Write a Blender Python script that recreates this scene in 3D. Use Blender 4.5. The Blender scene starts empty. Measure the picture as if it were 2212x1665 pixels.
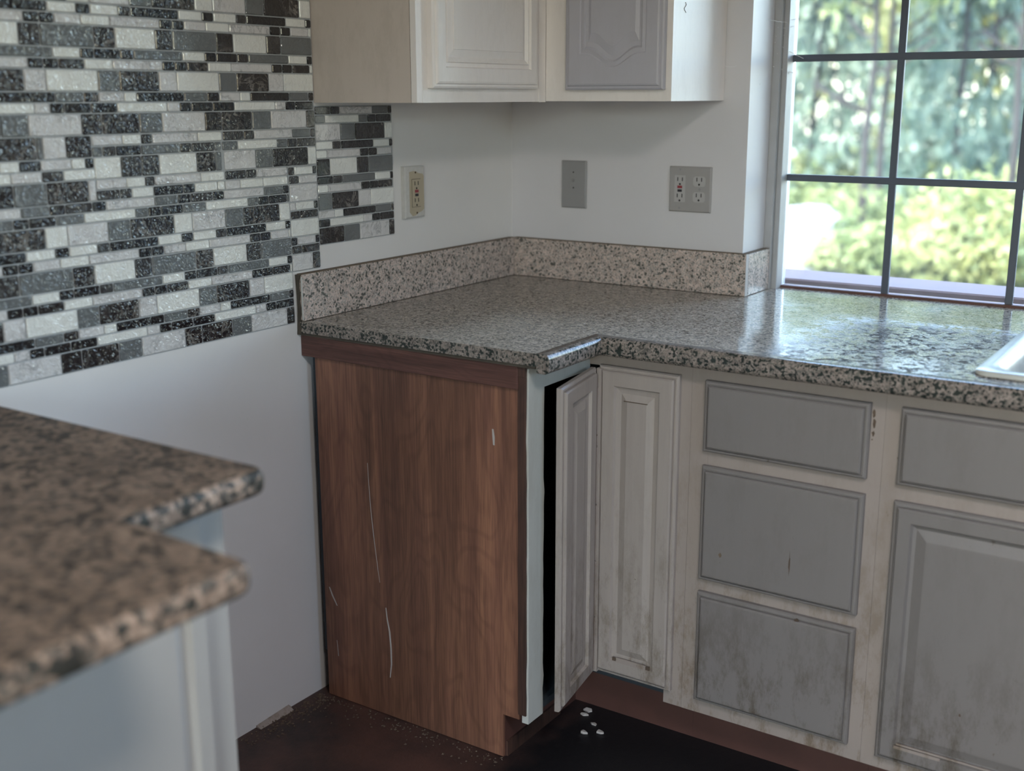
import bpy, bmesh, math, random
from mathutils import Vector, Matrix
from math import pi, sin, cos, radians
random.seed(7)
sc = bpy.context.scene
COL = sc.collection

# ------------------------------------------------------------------ camera
def look_basis(yaw, pit, roll):
    fw = Vector((-sin(yaw)*cos(pit), cos(yaw)*cos(pit), sin(pit)))
    rt = fw.cross(Vector((0, 0, 1))).normalized()
    up = rt.cross(fw)
    r2 = rt*cos(roll) + up*sin(roll)
    u2 = -rt*sin(roll) + up*cos(roll)
    return fw, r2, u2
fw, rt, up = look_basis(.5911, -.2407, -.0026)
cd = bpy.data.cameras.new('camera')
cam = bpy.data.objects.new('camera', cd)
COL.objects.link(cam)
m = Matrix((rt, up, -fw)).transposed().to_4x4()
m.translation = Vector((1.8474, -2.7563, 1.4035))
cam.matrix_world = m
cd.sensor_width = 36
cd.lens = 2547.85/2212*36
cd.clip_start = .05
cd.clip_end = 300
cd.dof.use_dof = True
cd.dof.focus_distance = 2.62
cd.dof.aperture_fstop = 2.1
sc.camera = cam

# ------------------------------------------------------------------ light
EXPOSURE = .78
SKY = 1.9
FILL = 19
w = bpy.data.worlds.new('world')
sc.world = w
w.use_nodes = True
nt = w.node_tree
bg = nt.nodes['Background']
sky = nt.nodes.new('ShaderNodeTexSky')
sky.sky_type = 'NISHITA'
sky.sun_disc = False
sky.sun_elevation = radians(48)
sky.sun_rotation = radians(200)
sky.air_density = 1.2
sky.dust_density = 2.2
nt.links.new(sky.outputs[0], bg.inputs[0])
bg.inputs[1].default_value = SKY

def light(name, kind, loc, direction, energy, color=(1, 1, 1), **kw):
    ld = bpy.data.lights.new(name, kind)
    ld.energy = energy
    ld.color = color
    for k, v in kw.items():
        if k == 'portal': ld.cycles.is_portal = v
        else: setattr(ld, k, v)
    o = bpy.data.objects.new(name, ld)
    COL.objects.link(o)
    o.location = loc
    o.rotation_euler = Vector(direction).to_track_quat('-Z', 'Y').to_euler()
    return o
light('sun', 'SUN', (0, -5, 12), (.35, .75, -.95), 9.0, (1, .95, .85), angle=radians(.6))
# daylight portals at the sink window and the unseen openings added for fill
light('window_portal', 'AREA', (1.285, .26, 1.5), (0, -1, 0), 1, shape='RECTANGLE', size=1.2, size_y=1.2, portal=True)
light('fill_door_portal', 'AREA', (2.0, -4.33, 1.05), (0, 1, 0), 1, shape='RECTANGLE', size=1.0, size_y=2.1, portal=True)
light('fill_window_portal', 'AREA', (3.43, -1.75, 1.6), (-1, 0, 0), 1, shape='RECTANGLE', size=.7, size_y=.8, portal=True)
# unseen overhead fill light, added to brighten the interior
light('overhead_fill_light', 'AREA', (2.2, -2.3, 2.36), (0, 0, -1), FILL, (1, .95, .90), shape='DISK', size=.5)

vs = sc.view_settings
vs.view_transform = 'Standard'
vs.look = 'None'
vs.gamma = 1
vs.use_curve_mapping = False
vs.exposure = EXPOSURE

# ------------------------------------------------------------------ node helpers
class NM:
    def __init__(s, name):
        s.m = bpy.data.materials.new(name)
        s.m.use_nodes = True
        s.t = s.m.node_tree
        s.b = s.t.nodes['Principled BSDF']
        s.out = s.t.nodes['Material Output']
        s.pos = None
    def n(s, typ, **kw):
        nd = s.t.nodes.new(typ)
        for k, v in kw.items():
            if isinstance(v, bpy.types.NodeSocket): s.t.links.new(v, nd.inputs[k])
            elif k in nd.inputs and not hasattr(type(nd), k): nd.inputs[k].default_value = v
            else: setattr(nd, k, v)
        return nd
    def link(s, a, b): s.t.links.new(a, b)
    def P(s, scale=(1, 1, 1)):
        if s.pos is None: s.pos = s.n('ShaderNodeNewGeometry').outputs['Position']
        if scale == (1, 1, 1): return s.pos
        mp = s.n('ShaderNodeMapping')
        s.link(s.pos, mp.inputs['Vector'])
        mp.inputs['Scale'].default_value = scale
        return mp.outputs[0]
    def noise(s, scale, detail=3, rough=.5, sc3=(1, 1, 1), dist=0):
        nd = s.n('ShaderNodeTexNoise')
        s.link(s.P(sc3), nd.inputs['Vector'])
        nd.inputs['Scale'].default_value = scale
        nd.inputs['Detail'].default_value = detail
        nd.inputs['Roughness'].default_value = rough
        nd.inputs['Distortion'].default_value = dist
        return nd.outputs['Fac']
    def voro(s, scale, out='Color', sc3=(1, 1, 1), feature='F1', rnd=1):
        nd = s.n('ShaderNodeTexVoronoi')
        nd.feature = feature
        s.link(s.P(sc3), nd.inputs['Vector'])
        nd.inputs['Scale'].default_value = scale
        nd.inputs['Randomness'].default_value = rnd
        return nd.outputs[out]
    def ramp(s, fac, stops, interp='LINEAR'):
        r = s.n('ShaderNodeValToRGB')
        r.color_ramp.interpolation = interp
        e = r.color_ramp.elements
        while len(e) < len(stops): e.new(.5)
        for el, (p, c) in zip(e, stops):
            el.position = p
            el.color = (c, c, c, 1) if isinstance(c, (int, float)) else (*c, 1)
        s.link(fac, r.inputs[0])
        return r.outputs[0]
    def mix(s, fac, a, b, mode='MIX'):
        nd = s.n('ShaderNodeMix')
        nd.data_type = 'RGBA'
        nd.blend_type = mode
        for sock, v in ((nd.inputs['Factor'], fac), (nd.inputs[6], a), (nd.inputs[7], b)):
            if isinstance(v, bpy.types.NodeSocket): s.link(v, sock)
            elif isinstance(v, (int, float)): sock.default_value = v if sock == nd.inputs['Factor'] else (v, v, v, 1)
            else: sock.default_value = (*v, 1)
        return nd.outputs[2]
    def math(s, op, a, b=0.0):
        nd = s.n('ShaderNodeMath')
        nd.operation = op
        for sock, v in ((nd.inputs[0], a), (nd.inputs[1], b)):
            if isinstance(v, bpy.types.NodeSocket): s.link(v, sock)
            else: sock.default_value = v
        return nd.outputs[0]
    def bump(s, h, strength=.3, dist=.002):
        nd = s.n('ShaderNodeBump')
        s.link(h, nd.inputs['Height'])
        nd.inputs['Strength'].default_value = strength
        nd.inputs['Distance'].default_value = dist
        s.link(nd.outputs[0], s.b.inputs['Normal'])
    def set(s, color=None, rough=None, metal=None, spec=None, coat=None):
        for k, v in (('Base Color', color), ('Roughness', rough), ('Metallic', metal), ('Specular IOR Level', spec), ('Coat Weight', coat)):
            if v is None: continue
            if isinstance(v, bpy.types.NodeSocket): s.link(v, s.b.inputs[k])
            elif k == 'Base Color': s.b.inputs[k].default_value = (*v, 1)
            else: s.b.inputs[k].default_value = v
        return s

def simple(name, col, rough=.5, metal=0, var=.06, vs_=20, bump=.0):
    a = NM(name)
    c = a.mix(a.noise(vs_, 4), tuple(x*(1-var) for x in col), tuple(min(1, x*(1+var)) for x in col))
    a.set(c, rough, metal)
    if bump: a.bump(a.noise(400, 3), bump, .0006)
    return a.m

def mat_wall(name, col, scuff=.35):
    a = NM(name)
    base = a.mix(a.ramp(a.noise(2.2, 5, .6), [(.35, 0), (.7, 1)]), tuple(x*.93 for x in col), col)
    sp = a.ramp(a.noise(38, 4, .75, (1, 1, .45)), [(.70, 0), (.74, 1)])
    base = a.mix(a.math('MULTIPLY', sp, scuff), base, (.13, .11, .09))
    a.set(base, .42)
    a.bump(a.noise(260, 3, .6), .12, .0008)
    return a.m

def mat_paint(name, col, grain=.25, dirt=.4, wear=True, warm=(.19, .15, .10), zdirt=None):
    """old brushed cabinet paint: vertical brush grain, grime blotches, chips"""
    a = NM(name)
    g = a.noise(70, 5, .65, (1, 1, .06))
    base = a.mix(g, tuple(x*(1-grain*.5) for x in col), tuple(min(1, x*(1+grain*.25)) for x in col))
    d = a.ramp(a.noise(17, 8, .8, (1, 1, .36)), [(.48, 0), (.62, 1)])
    amt = dirt
    if zdirt:
        sep = a.n('ShaderNodeSeparateXYZ')
        a.link(a.P(), sep.inputs[0])
        zz = a.n('ShaderNodeMapRange')
        a.link(sep.outputs[2], zz.inputs[0])
        zz.inputs[1].default_value = zdirt[0]
        zz.inputs[2].default_value = zdirt[1]
        zz.inputs[3].default_value = dirt
        zz.inputs[4].default_value = dirt*.10
        amt = zz.outputs[0]
    base = a.mix(a.math('MULTIPLY', d, amt), base, warm)
    if wear:
        c = a.ramp(a.noise(30, 5, .8, (1, 1, .4)), [(.69, 0), (.71, 1)])
        base = a.mix(a.math('MULTIPLY', c, .75), base, (.09, .06, .04))
    a.set(base, .45)
    a.bump(g, .25, .0006)
    return a.m

def mat_granite(name, light_c, mid_c, grey_c, scale=230, gloss=.16, dark=.14, wet=False, dk=(.012, .013, .013), spec=.3):
    a = NM(name)
    warp = a.n('ShaderNodeVectorMath')
    warp.operation = 'ADD'
    nz = a.n('ShaderNodeTexNoise')
    a.link(a.P(), nz.inputs['Vector'])
    nz.inputs['Scale'].default_value = scale*1.1
    sc_ = a.n('ShaderNodeVectorMath')
    sc_.operation = 'SCALE'
    a.link(nz.outputs['Color'], sc_.inputs[0])
    sc_.inputs['Scale'].default_value = 1.1/scale
    a.link(a.P(), warp.inputs[0])
    a.link(sc_.outputs[0], warp.inputs[1])
    def vr(s_):
        v = a.n('ShaderNodeTexVoronoi')
        a.link(warp.outputs[0], v.inputs['Vector'])
        v.inputs['Scale'].default_value = s_
        sp = a.n('ShaderNodeSeparateColor')
        a.link(v.outputs['Color'], sp.inputs[0])
        return sp.outputs[0]
    c1 = a.ramp(vr(scale), [(0, mid_c), (.33, light_c), (.62, grey_c), (.84, tuple(x*.6 for x in grey_c))], 'CONSTANT')
    k = a.math('LESS_THAN', vr(scale*.62), dark)
    c = a.mix(k, c1, dk)
    blot = a.ramp(a.noise(scale*.16, 3), [(.35, .78), (.65, 1.1)])
    c = a.mix(1.0, c, blot, 'MULTIPLY')
    rough = a.ramp(a.noise(9, 5, .7), [(.4, gloss), (.8, gloss+.10)])
    spc = spec
    if wet:
        # dried spills and grit beside the sink
        sep = a.n('ShaderNodeSeparateXYZ')
        a.link(a.P(), sep.inputs[0])
        mr = a.n('ShaderNodeMapRange')
        a.link(sep.outputs[0], mr.inputs[0])
        mr.inputs[1].default_value = .96
        mr.inputs[2].default_value = 1.12
        zone = mr.outputs[0]
        m2 = a.n('ShaderNodeMapRange')
        a.link(sep.outputs[1], m2.inputs[0])
        m2.inputs[1].default_value = -.10
        m2.inputs[2].default_value = -.22
        zone = a.math('MULTIPLY', zone, m2.outputs[0])
        grit = a.ramp(a.noise(30, 8, .78, (1, 1.2, 1), 1.8), [(.49, 0), (.53, 1)])
        grit = a.math('MULTIPLY', grit, zone)
        c = a.mix(a.math('MULTIPLY', grit, .8), c, (.045, .04, .033))
        rough = a.mix(grit, rough, .8)
        spc = a.math('SUBTRACT', spec, a.math('MULTIPLY', grit, spec*.93))
    a.set(c, rough, spec=spc)
    a.bump(a.noise(16, 3, .5), .035, .0012)
    return a.m

def mat_wood(name, a_c, b_c, rough=.5, bscale=1.0, axis='z'):
    a = NM(name)
    s3 = (1, 1, .05) if axis == 'z' else (.05, 1, 1)
    n1 = a.noise(34*bscale, 6, .6, s3, .6)
    n2 = a.noise(260*bscale, 3, .6, (1, 1, .03) if axis == 'z' else (.03, 1, 1))
    arch = a.noise(6*bscale, 2, .5, (1, 1, .35) if axis == 'z' else (.35, 1, 1))
    w_ = a.math('SINE', a.math('MULTIPLY', arch, 95))
    c = a.mix(a.ramp(n1, [(.32, 0), (.7, 1)]), a_c, b_c)
    c = a.mix(a.math('MULTIPLY', a.ramp(n2, [(.45, 0), (.62, 1)]), .5), c, tuple(x*.55 for x in a_c))
    c = a.mix(a.math('MULTIPLY', a.ramp(w_, [(.2, 0), (1, 1)]), .22), c, tuple(x*.5 for x in a_c))
    band = a.ramp(a.noise(9*bscale, 3, .6, s3, .3), [(.38, .62), (.62, 1.15)])
    c = a.mix(1.0, c, band, 'MULTIPLY')
    a.set(c, rough)
    a.bump(n2, .2, .0004)
    return a.m

def mat_tile(name, col, veins=None, vein_amt=0, rough=.06, ripple=.55):
    a = NM(name)
    c = col
    n0 = a.noise(24, 4, .6)
    c = a.mix(n0, tuple(x*.86 for x in col), tuple(min(1, x*1.1) for x in col))
    if veins:
        n1 = a.noise(22, 4, .6, (1, 1, 1), 1.6)
        v = a.math('ABSOLUTE', a.math('SUBTRACT', n1, .5))
        v = a.ramp(v, [(0, 1), (.018, .5), (.05, 0)])
        gate = a.ramp(a.noise(14, 2), [(.45, 0), (.6, 1)])
        c = a.mix(a.math('MULTIPLY', a.math('MULTIPLY', v, gate), vein_amt), c, veins)
        cl = a.ramp(a.noise(45, 5, .7), [(.5, 0), (.75, 1)])
        c = a.mix(a.math('MULTIPLY', cl, vein_amt*.15), c, veins)
    a.set(c, rough, spec=.6, coat=.4)
    a.b.inputs['Coat Roughness'].default_value = .05
    a.b.inputs['Coat IOR'].default_value = 1.6
    h = a.math('ADD', a.noise(95, 2, .55, (1, 1, 1), 1.2), a.math('MULTIPLY', a.noise(34, 2), .9))
    a.bump(h, ripple, .0055)
    return a.m

M = {}
M['wall'] = mat_wall('wall_paint', (.74, .72, .71))
M['wall_back'] = mat_wall('wall_back_shade_tint', (.66, .645, .67), .3)  # cool shadow tint of the back wall put into its colour
M['panel'] = mat_wall('unseen_wall_dark', (.20, .15, .115), 0)  # unseen walls made dark brown to cut fill and tile reflections
M['ceiling'] = mat_wall('ceiling_paint', (.7, .69, .67), 0)
M['upper'] = mat_paint('upper_cabinet_paint', (.84, .79, .765), .05, .06, False)
M['upper_shaded'] = mat_paint('upper_cabinet_side_shaded', (.60, .52, .47), .05, .12, False, (.2, .17, .12))  # same paint as the front, warm side shade put into the colour
M['upper_grey'] = mat_paint('upper_door_grey_paint', (.46, .45, .50), .05, .05, False)
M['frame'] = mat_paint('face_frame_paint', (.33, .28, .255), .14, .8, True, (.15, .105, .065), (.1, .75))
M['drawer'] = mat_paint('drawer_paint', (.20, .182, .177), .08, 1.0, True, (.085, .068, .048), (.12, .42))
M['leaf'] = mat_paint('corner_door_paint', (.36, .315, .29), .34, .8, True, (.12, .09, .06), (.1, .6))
M['stile'] = mat_paint('corner_stile_paint', (.55, .56, .53), .2, .1, True)
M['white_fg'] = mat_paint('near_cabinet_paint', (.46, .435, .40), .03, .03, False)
M['plate_white'] = simple('switch_plate_white', (.35, .335, .33), .35)
M['plate_grey'] = simple('painted_plate_grey', (.29, .285, .29), .45)
M['outlet'] = simple('outlet_plastic', (.44, .43, .43), .3)
M['ivory'] = simple('ivory_plastic', (.43, .37, .27), .4, var=.1)
M['paint_smear'] = simple('paint_smear', (.54, .53, .51), .5, var=.12, vs_=90)
M['slot'] = simple('slot_black', (.02, .018, .016), .6)
M['red'] = simple('red_button', (.28, .04, .05), .4)
M['blackbtn'] = simple('black_button', (.03, .03, .04), .4)
M['steel'] = simple('brushed_steel', (.55, .55, .54), .28, .9)
M['sink'] = simple('sink_enamel', (.52, .53, .50), .25, 0, .12, 30)
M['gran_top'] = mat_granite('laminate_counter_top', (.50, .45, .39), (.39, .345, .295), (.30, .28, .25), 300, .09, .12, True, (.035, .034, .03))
M['gran_nose'] = mat_granite('laminate_nose_shaded', (.30, .255, .23), (.24, .20, .18), (.16, .15, .135), 330, .16, .24, False, (.035, .042, .038))  # shade of the front edge put into darker nose colours
M['gran_splash'] = mat_granite('laminate_backsplash', (.60, .495, .455), (.51, .41, .36), (.39, .36, .335), 340, .3, .11, False, (.11, .11, .10))
M['gran_near'] = mat_granite('laminate_near_counter', (.25, .175, .125), (.19, .132, .095), (.125, .093, .072), 105, .5, .09, False, (.06, .046, .036))
M['gran_near_nose'] = mat_granite('laminate_near_nose', (.40, .29, .22), (.26, .185, .14), (.14, .12, .10), 120, .5, .16, False, (.05, .047, .04), .12)
M['glue'] = simple('dark_glue', (.07, .058, .045), .8, var=.4, vs_=60)
M['glue_top'] = simple('brown_seam', (.15, .11, .075), .7, var=.35, vs_=60)
M['wood'] = mat_wood('brown_side_veneer', (.18, .080, .054), (.33, .155, .092))
M['wood_dark'] = mat_wood('dark_rail_wood', (.10, .043, .035), (.16, .072, .055), .6, 1.4, 'x')
M['wood_trim'] = mat_wood('dark_trim_wood', (.05, .026, .02), (.10, .048, .034), .6)
M['kick'] = simple('toe_kick_board', (.085, .036, .028), .6, var=.3, vs_=14)
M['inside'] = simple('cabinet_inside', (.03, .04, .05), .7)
M['grout'] = simple('tile_backing', (.36, .375, .385), .5)
M['tW'] = mat_tile('tile_white', (.76, .765, .735))
M['tM'] = mat_tile('tile_marble', (.63, .62, .62), (.16, .16, .17), .55)
M['tG'] = mat_tile('tile_grey', (.135, .145, .15))
M['tB'] = mat_tile('tile_black', (.008, .008, .011))
M['tD'] = mat_tile('tile_charcoal', (.035, .034, .036), (.2, .19, .18), .3)
M['tV'] = mat_tile('tile_black_veined', (.014, .012, .014), (.26, .24, .22), .8)
M['win_frame'] = simple('window_frame_grey', (.40, .405, .42), .45, var=.1)
M['win_dark'] = simple('muntin_grey', (.085, .10, .13), .5)
M['sill'] = simple('outer_sill_wood', (.12, .06, .05), .7, var=.15)
M['chip'] = simple('paint_chip_white', (.45, .42, .4), .7)
M['crumb'] = simple('debris_brown', (.10, .07, .05), .9, var=.5, vs_=90)
M['mound'] = simple('mound_pale', (.17, .19, .21), .6)
M['web'] = simple('cobweb_thread', (.8, .82, .85), .6)
M['hair'] = simple('dark_hair', (.06, .05, .045), .5)

def mat_floor():
    a = NM('worn_dark_floor')
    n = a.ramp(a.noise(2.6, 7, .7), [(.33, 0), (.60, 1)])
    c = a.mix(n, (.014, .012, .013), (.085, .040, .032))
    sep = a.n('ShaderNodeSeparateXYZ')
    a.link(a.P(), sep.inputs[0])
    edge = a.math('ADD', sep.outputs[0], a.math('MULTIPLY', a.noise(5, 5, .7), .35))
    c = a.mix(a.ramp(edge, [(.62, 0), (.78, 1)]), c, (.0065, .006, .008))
    sp = a.ramp(a.noise(60, 6, .8), [(.6, 0), (.72, 1)])
    c = a.mix(a.math('MULTIPLY', sp, .35), c, (.11, .07, .055))
    a.set(c, .55)
    a.bump(a.noise(45, 6, .7), .5, .003)
    return a.m
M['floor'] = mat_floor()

def mat_glass():
    a = NM('window_glass')
    t = a.t
    tr = a.n('ShaderNodeBsdfTransparent')
    tr.inputs[0].default_value = (.96, .975, .98, 1)
    gl = a.n('ShaderNodeBsdfGlossy')
    gl.inputs['Roughness'].default_value = .02
    fr = a.n('ShaderNodeFresnel')
    fr.inputs[0].default_value = 1.45
    m1 = a.n('ShaderNodeMixShader')
    a.link(fr.outputs[0], m1.inputs[0])
    a.link(tr.outputs[0], m1.inputs[1])
    a.link(gl.outputs[0], m1.inputs[2])
    tl = a.n('ShaderNodeBsdfTranslucent')
    tl.inputs[0].default_value = (.8, .82, .8, 1)
    m2 = a.n('ShaderNodeMixShader')
    dirt = a.ramp(a.noise(7, 4, .6), [(.3, .006), (.8, .022)])  # glass dirt plus washed-out haze of the view, as one translucent veil
    a.link(dirt, m2.inputs[0])
    a.link(m1.outputs[0], m2.inputs[1])
    a.link(tl.outputs[0], m2.inputs[2])
    a.link(m2.outputs[0], a.out.inputs[0])
    return a.m
M['glass'] = mat_glass()

def mat_leaf(name, c1, c2):
    a = NM(name)
    oi = a.noise(1.3, 3, .6)
    c = a.mix(a.ramp(oi, [(.35, 0), (.65, 1)]), c1, c2)
    a.set(c, .55)
    tl = a.n('ShaderNodeBsdfTranslucent')
    a.link(c, tl.inputs[0])
    mx = a.n('ShaderNodeMixShader')
    mx.inputs[0].default_value = .45
    a.link(a.b.outputs[0], mx.inputs[1])
    a.link(tl.outputs[0], mx.inputs[2])
    a.link(mx.outputs[0], a.out.inputs[0])
    return a.m
M['leaf_y'] = mat_leaf('foliage_yellow_green', (.13, .145, .04), (.25, .275, .12))
M['leaf_t'] = mat_leaf('foliage_blue_green', (.055, .10, .075), (.17, .23, .18))
M['leaf_g'] = mat_leaf('foliage_green', (.08, .12, .045), (.23, .27, .12))
M['bark'] = simple('bark', (.008, .0078, .008), .9, var=.3, vs_=8)
def mat_ground():
    a = NM('yard_ground')
    n = a.ramp(a.noise(.35, 5, .6), [(.42, 0), (.6, 1)])
    c = a.mix(n, (.035, .05, .015), (.08, .08, .05))
    a.set(c, .9)
    return a.m
M['ground'] = mat_ground()

# ------------------------------------------------------------------ mesh helpers
def new_mesh(name, vs_, fs, mat, parent=None, smooth=False):
    me = bpy.data.meshes.new(name)
    if parent is not None and parent.get('_loc') is not None:
        L = parent['_loc']
        vs_ = [(v[0]-L[0], v[1]-L[1], v[2]-L[2]) for v in vs_]
    me.from_pydata([tuple(v) for v in vs_], [], fs)
    me.update()
    mats = mat if isinstance(mat, (list, tuple)) else [mat]
    for k in mats: me.materials.append(M[k])
    if smooth: me.polygons.foreach_set('use_smooth', [True]*len(me.polygons))
    o = bpy.data.objects.new(name, me)
    COL.objects.link(o)
    if parent is not None:
        o.parent = parent
        if parent.type == 'MESH' and parent.get('_loc') is None: pass
    if parent is not None and parent.get('_loc') is not None:
        o['_loc'] = parent['_loc']
        if parent.type == 'MESH': pass
    return o

class B:
    """collects geometry in world coordinates"""
    def __init__(s): s.v = []; s.f = []
    def add(s, v, f):
        k = len(s.v)
        s.v += [tuple(p) for p in v]
        s.f += [tuple(i+k for i in q) for q in f]
        return s
    def box(s, x0, x1, y0, y1, z0, z1):
        v = [(x, y, z) for z in (z0, z1) for y in (y0, y1) for x in (x0, x1)]
        return s.add(v, [(0, 2, 3, 1), (4, 5, 7, 6), (0, 1, 5, 4), (2, 6, 7, 3), (0, 4, 6, 2), (1, 3, 7, 5)])
    def bbox(s, x0, x1, y0, y1, z0, z1, b=.0015):
        """box with chamfered edges"""
        bm = bmesh.new()
        bmesh.ops.create_cube(bm, size=1)
        for q in bm.verts:
            q.co = Vector(((x0+x1)/2+q.co.x*(x1-x0), (y0+y1)/2+q.co.y*(y1-y0), (z0+z1)/2+q.co.z*(z1-z0)))
        bmesh.ops.bevel(bm, geom=list(bm.edges), offset=b, segments=1, affect='EDGES')
        bm.verts.index_update()
        s.add([q.co[:] for q in bm.verts], [tuple(q.index for q in f.verts) for f in bm.faces])
        bm.free()
        return s
    def cyl(s, p, q, r, n=14, r2=None, cap=True):
        p, q = Vector(p), Vector(q)
        r2 = r if r2 is None else r2
        d = (q-p).normalized()
        a = d.orthogonal().normalized()
        b = d.cross(a)
        v = [p+(a*cos(2*pi*i/n)+b*sin(2*pi*i/n))*r for i in range(n)] + [q+(a*cos(2*pi*i/n)+b*sin(2*pi*i/n))*r2 for i in range(n)]
        f = [(i, (i+1) % n, n+(i+1) % n, n+i) for i in range(n)]
        if cap: f += [tuple(range(n-1, -1, -1)), tuple(range(n, 2*n))]
        return s.add(v, f)
    def prism(s, pts, z0, z1):
        n = len(pts)
        v = [(x, y, z0) for x, y in pts] + [(x, y, z1) for x, y in pts]
        f = [(i, (i+1) % n, n+(i+1) % n, n+i) for i in range(n)] + [tuple(range(n-1, -1, -1)), tuple(range(n, 2*n))]
        return s.add(v, f)
    def tube(s, pts, r, n=6):
        pts = [Vector(p) for p in pts]
        rings = []
        for i, p in enumerate(pts):
            d = (pts[min(i+1, len(pts)-1)]-pts[max(i-1, 0)]).normalized()
            a = d.orthogonal().normalized()
            b = d.cross(a)
            rings += [p+(a*cos(2*pi*k/n)+b*sin(2*pi*k/n))*r for k in range(n)]
        f = []
        for i in range(len(pts)-1):
            for k in range(n):
                f.append((i*n+k, i*n+(k+1) % n, (i+1)*n+(k+1) % n, (i+1)*n+k))
        return s.add(rings, f)
    def sweep(s, path, prof):
        """path: xy points; prof: (d, z) closed loop, d offset to the right of the path; mitred"""
        n = len(prof)
        rings = []
        for i, p in enumerate(path):
            p = Vector(p)
            d0 = (p-Vector(path[i-1])).normalized() if i else None
            d1 = (Vector(path[i+1])-p).normalized() if i < len(path)-1 else None
            d0 = d0 or d1
            d1 = d1 or d0
            n0, n1 = Vector((d0.y, -d0.x)), Vector((d1.y, -d1.x))
            mdir = (n0+n1)
            mdir = mdir/(1+n0.dot(n1))
            rings += [(p.x+mdir.x*d, p.y+mdir.y*d, z) for d, z in prof]
        f = []
        for i in range(len(path)-1):
            for k in range(n):
                f.append((i*n+k, (i+1)*n+k, (i+1)*n+(k+1) % n, i*n+(k+1) % n))
        f += [tuple(range(n)), tuple(range((len(path)-1)*n+n-1, (len(path)-1)*n-1, -1))]
        return s.add(rings, f)
    def go(s, name, mat, parent=None, smooth=False):
        o = new_mesh(name, s.v, s.f, mat, parent, smooth)
        bm = bmesh.new()
        bm.from_mesh(o.data)
        bmesh.ops.recalc_face_normals(bm, faces=bm.faces)
        bm.to_mesh(o.data)
        bm.free()
        return o

def thing(name, label, cat, loc=(0, 0, 0), rotz=0, group=None):
    o = bpy.data.objects.new(name, None)
    COL.objects.link(o)
    o.location = loc
    o.rotation_euler = (0, 0, rotz)
    o['label'] = label
    o['category'] = cat
    if group: o['group'] = group
    o['_loc'] = list(loc) if rotz == 0 else [0.0, 0.0, 0.0]
    return o
def tag(o, label, cat, group=None):
    o['label'] = label
    o['category'] = cat
    if group: o['group'] = group
    return o
def struct(o):
    o['kind'] = 'structure'
    return o

# moulded doors --------------------------------------------------------------
OUT = [(0, 0), (0, .009), (.0030, .0125), (.0065, .0130), (.0075, .0105), (.0095, .0105), (.0100, .0160), (.0130, .019)]
def door_geo(w, h, rings, arch=0.0, ns=22):
    """rings: (inset, height[, arch]); lies in XZ, faces -Y; returns verts, faces"""
    v, f = [], []
    def bump(s_):
        s_ = min(max((s_-.06)/.88, 0), 1)
        return (0.5-.5*cos(2*pi*s_))**1.15 if s_ not in (0, 1) else 0
    N = 2*ns+4
    for r in rings:
        i, d = r[0], r[1]
        A = arch if len(r) > 2 and r[2] else 0
        il = r[3] if len(r) > 3 else i
        x0, x1, z0, z1 = i, w-i, il, h-il
        for k in range(ns+1):
            s_ = k/ns
            v.append((x0+(x1-x0)*s_, -d, z0 + A*(1-bump(s_))))
        for k in range(ns+1):
            s_ = k/ns
            v.append((x1-(x1-x0)*s_, -d, z1 - A*(1-bump(s_))))
        v.append((x0, -d, (z0+z1)/2+.001)); v.append((x0, -d, (z0+z1)/2))
    nr = len(rings)
    for a in range(nr-1):
        for k in range(N):
            f.append((a*N+k, a*N+(k+1) % N, (a+1)*N+(k+1) % N, (a+1)*N+k))
    f.append(tuple((nr-1)*N+k for k in range(N)))
    f.append(tuple(N-1-k for k in range(N)))
    return v, f
def mapd(v, x0, y0, z0, face):
    if face == 'back': return [(x0+a, y0+b, z0+c) for a, b, c in v]
    return [(x0-b, y0+a, z0+c) for a, b, c in v]
def door(name, mat, parent, x0, y0, z0, w_, h, rings, face='back', arch=0.0):
    v, f = door_geo(w_, h, rings, arch, 22 if arch else 1)
    o = new_mesh(name, mapd(v, x0, y0, z0, face), f, mat, parent)
    bm = bmesh.new(); bm.from_mesh(o.data)
    bmesh.ops.remove_doubles(bm, verts=bm.verts, dist=1e-6)
    bmesh.ops.recalc_face_normals(bm, faces=bm.faces)
    bm.to_mesh(o.data); bm.free()
    return o

# ================================================================== room shell
ZC = .9152          # counter top height
WX0, WX1 = .6908, 1.885     # sink window opening
WZ1 = 2.10
RX, RY, RH = 3.4, -4.3, 2.44

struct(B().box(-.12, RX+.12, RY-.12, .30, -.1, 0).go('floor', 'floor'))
struct(B().box(-.12, RX+.12, RY-.12, .30, RH, RH+.12).go('ceiling', 'ceiling'))
struct(B().box(-.12, 0, RY, .20, 0, RH).go('wall_left', 'wall'))
A0, A1, H0, H1 = -2.10, -1.40, 1.20, 2.0
b = B()
b.box(RX, RX+.12, RY, A0, 0, RH).box(RX, RX+.12, A1, .20, 0, RH).box(RX, RX+.12, A0, A1, 0, H0).box(RX, RX+.12, A0, A1, H1, RH)
struct(b.go('wall_right', 'panel'))
w2 = thing('fill_window', '', '', (RX, -1.75, H0))  # unseen side window, added to brighten faces turned to the right
del w2['label']; del w2['category']
w2['kind'] = 'structure'
b = B()
b.box(RX+.03, RX+.08, A0, A0+.04, H0, H1).box(RX+.03, RX+.08, A1-.04, A1, H0, H1).box(RX+.03, RX+.08, A0+.04, A1-.04, H0, H0+.04).box(RX+.03, RX+.08, A0+.04, A1-.04, H1-.04, H1)
b.go('frame', 'win_frame', w2)
B().box(RX+.053, RX+.057, A0+.04, A1-.04, H0+.04, H1-.04).go('pane', 'glass', w2)
b = B()
b.box(0, WX0, 0, .24, 0, RH).box(WX1, RX, 0, .24, 0, RH).box(WX0, WX1, 0, .24, 0, .876).box(WX0, WX1, 0, .24, WZ1, RH)
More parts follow.
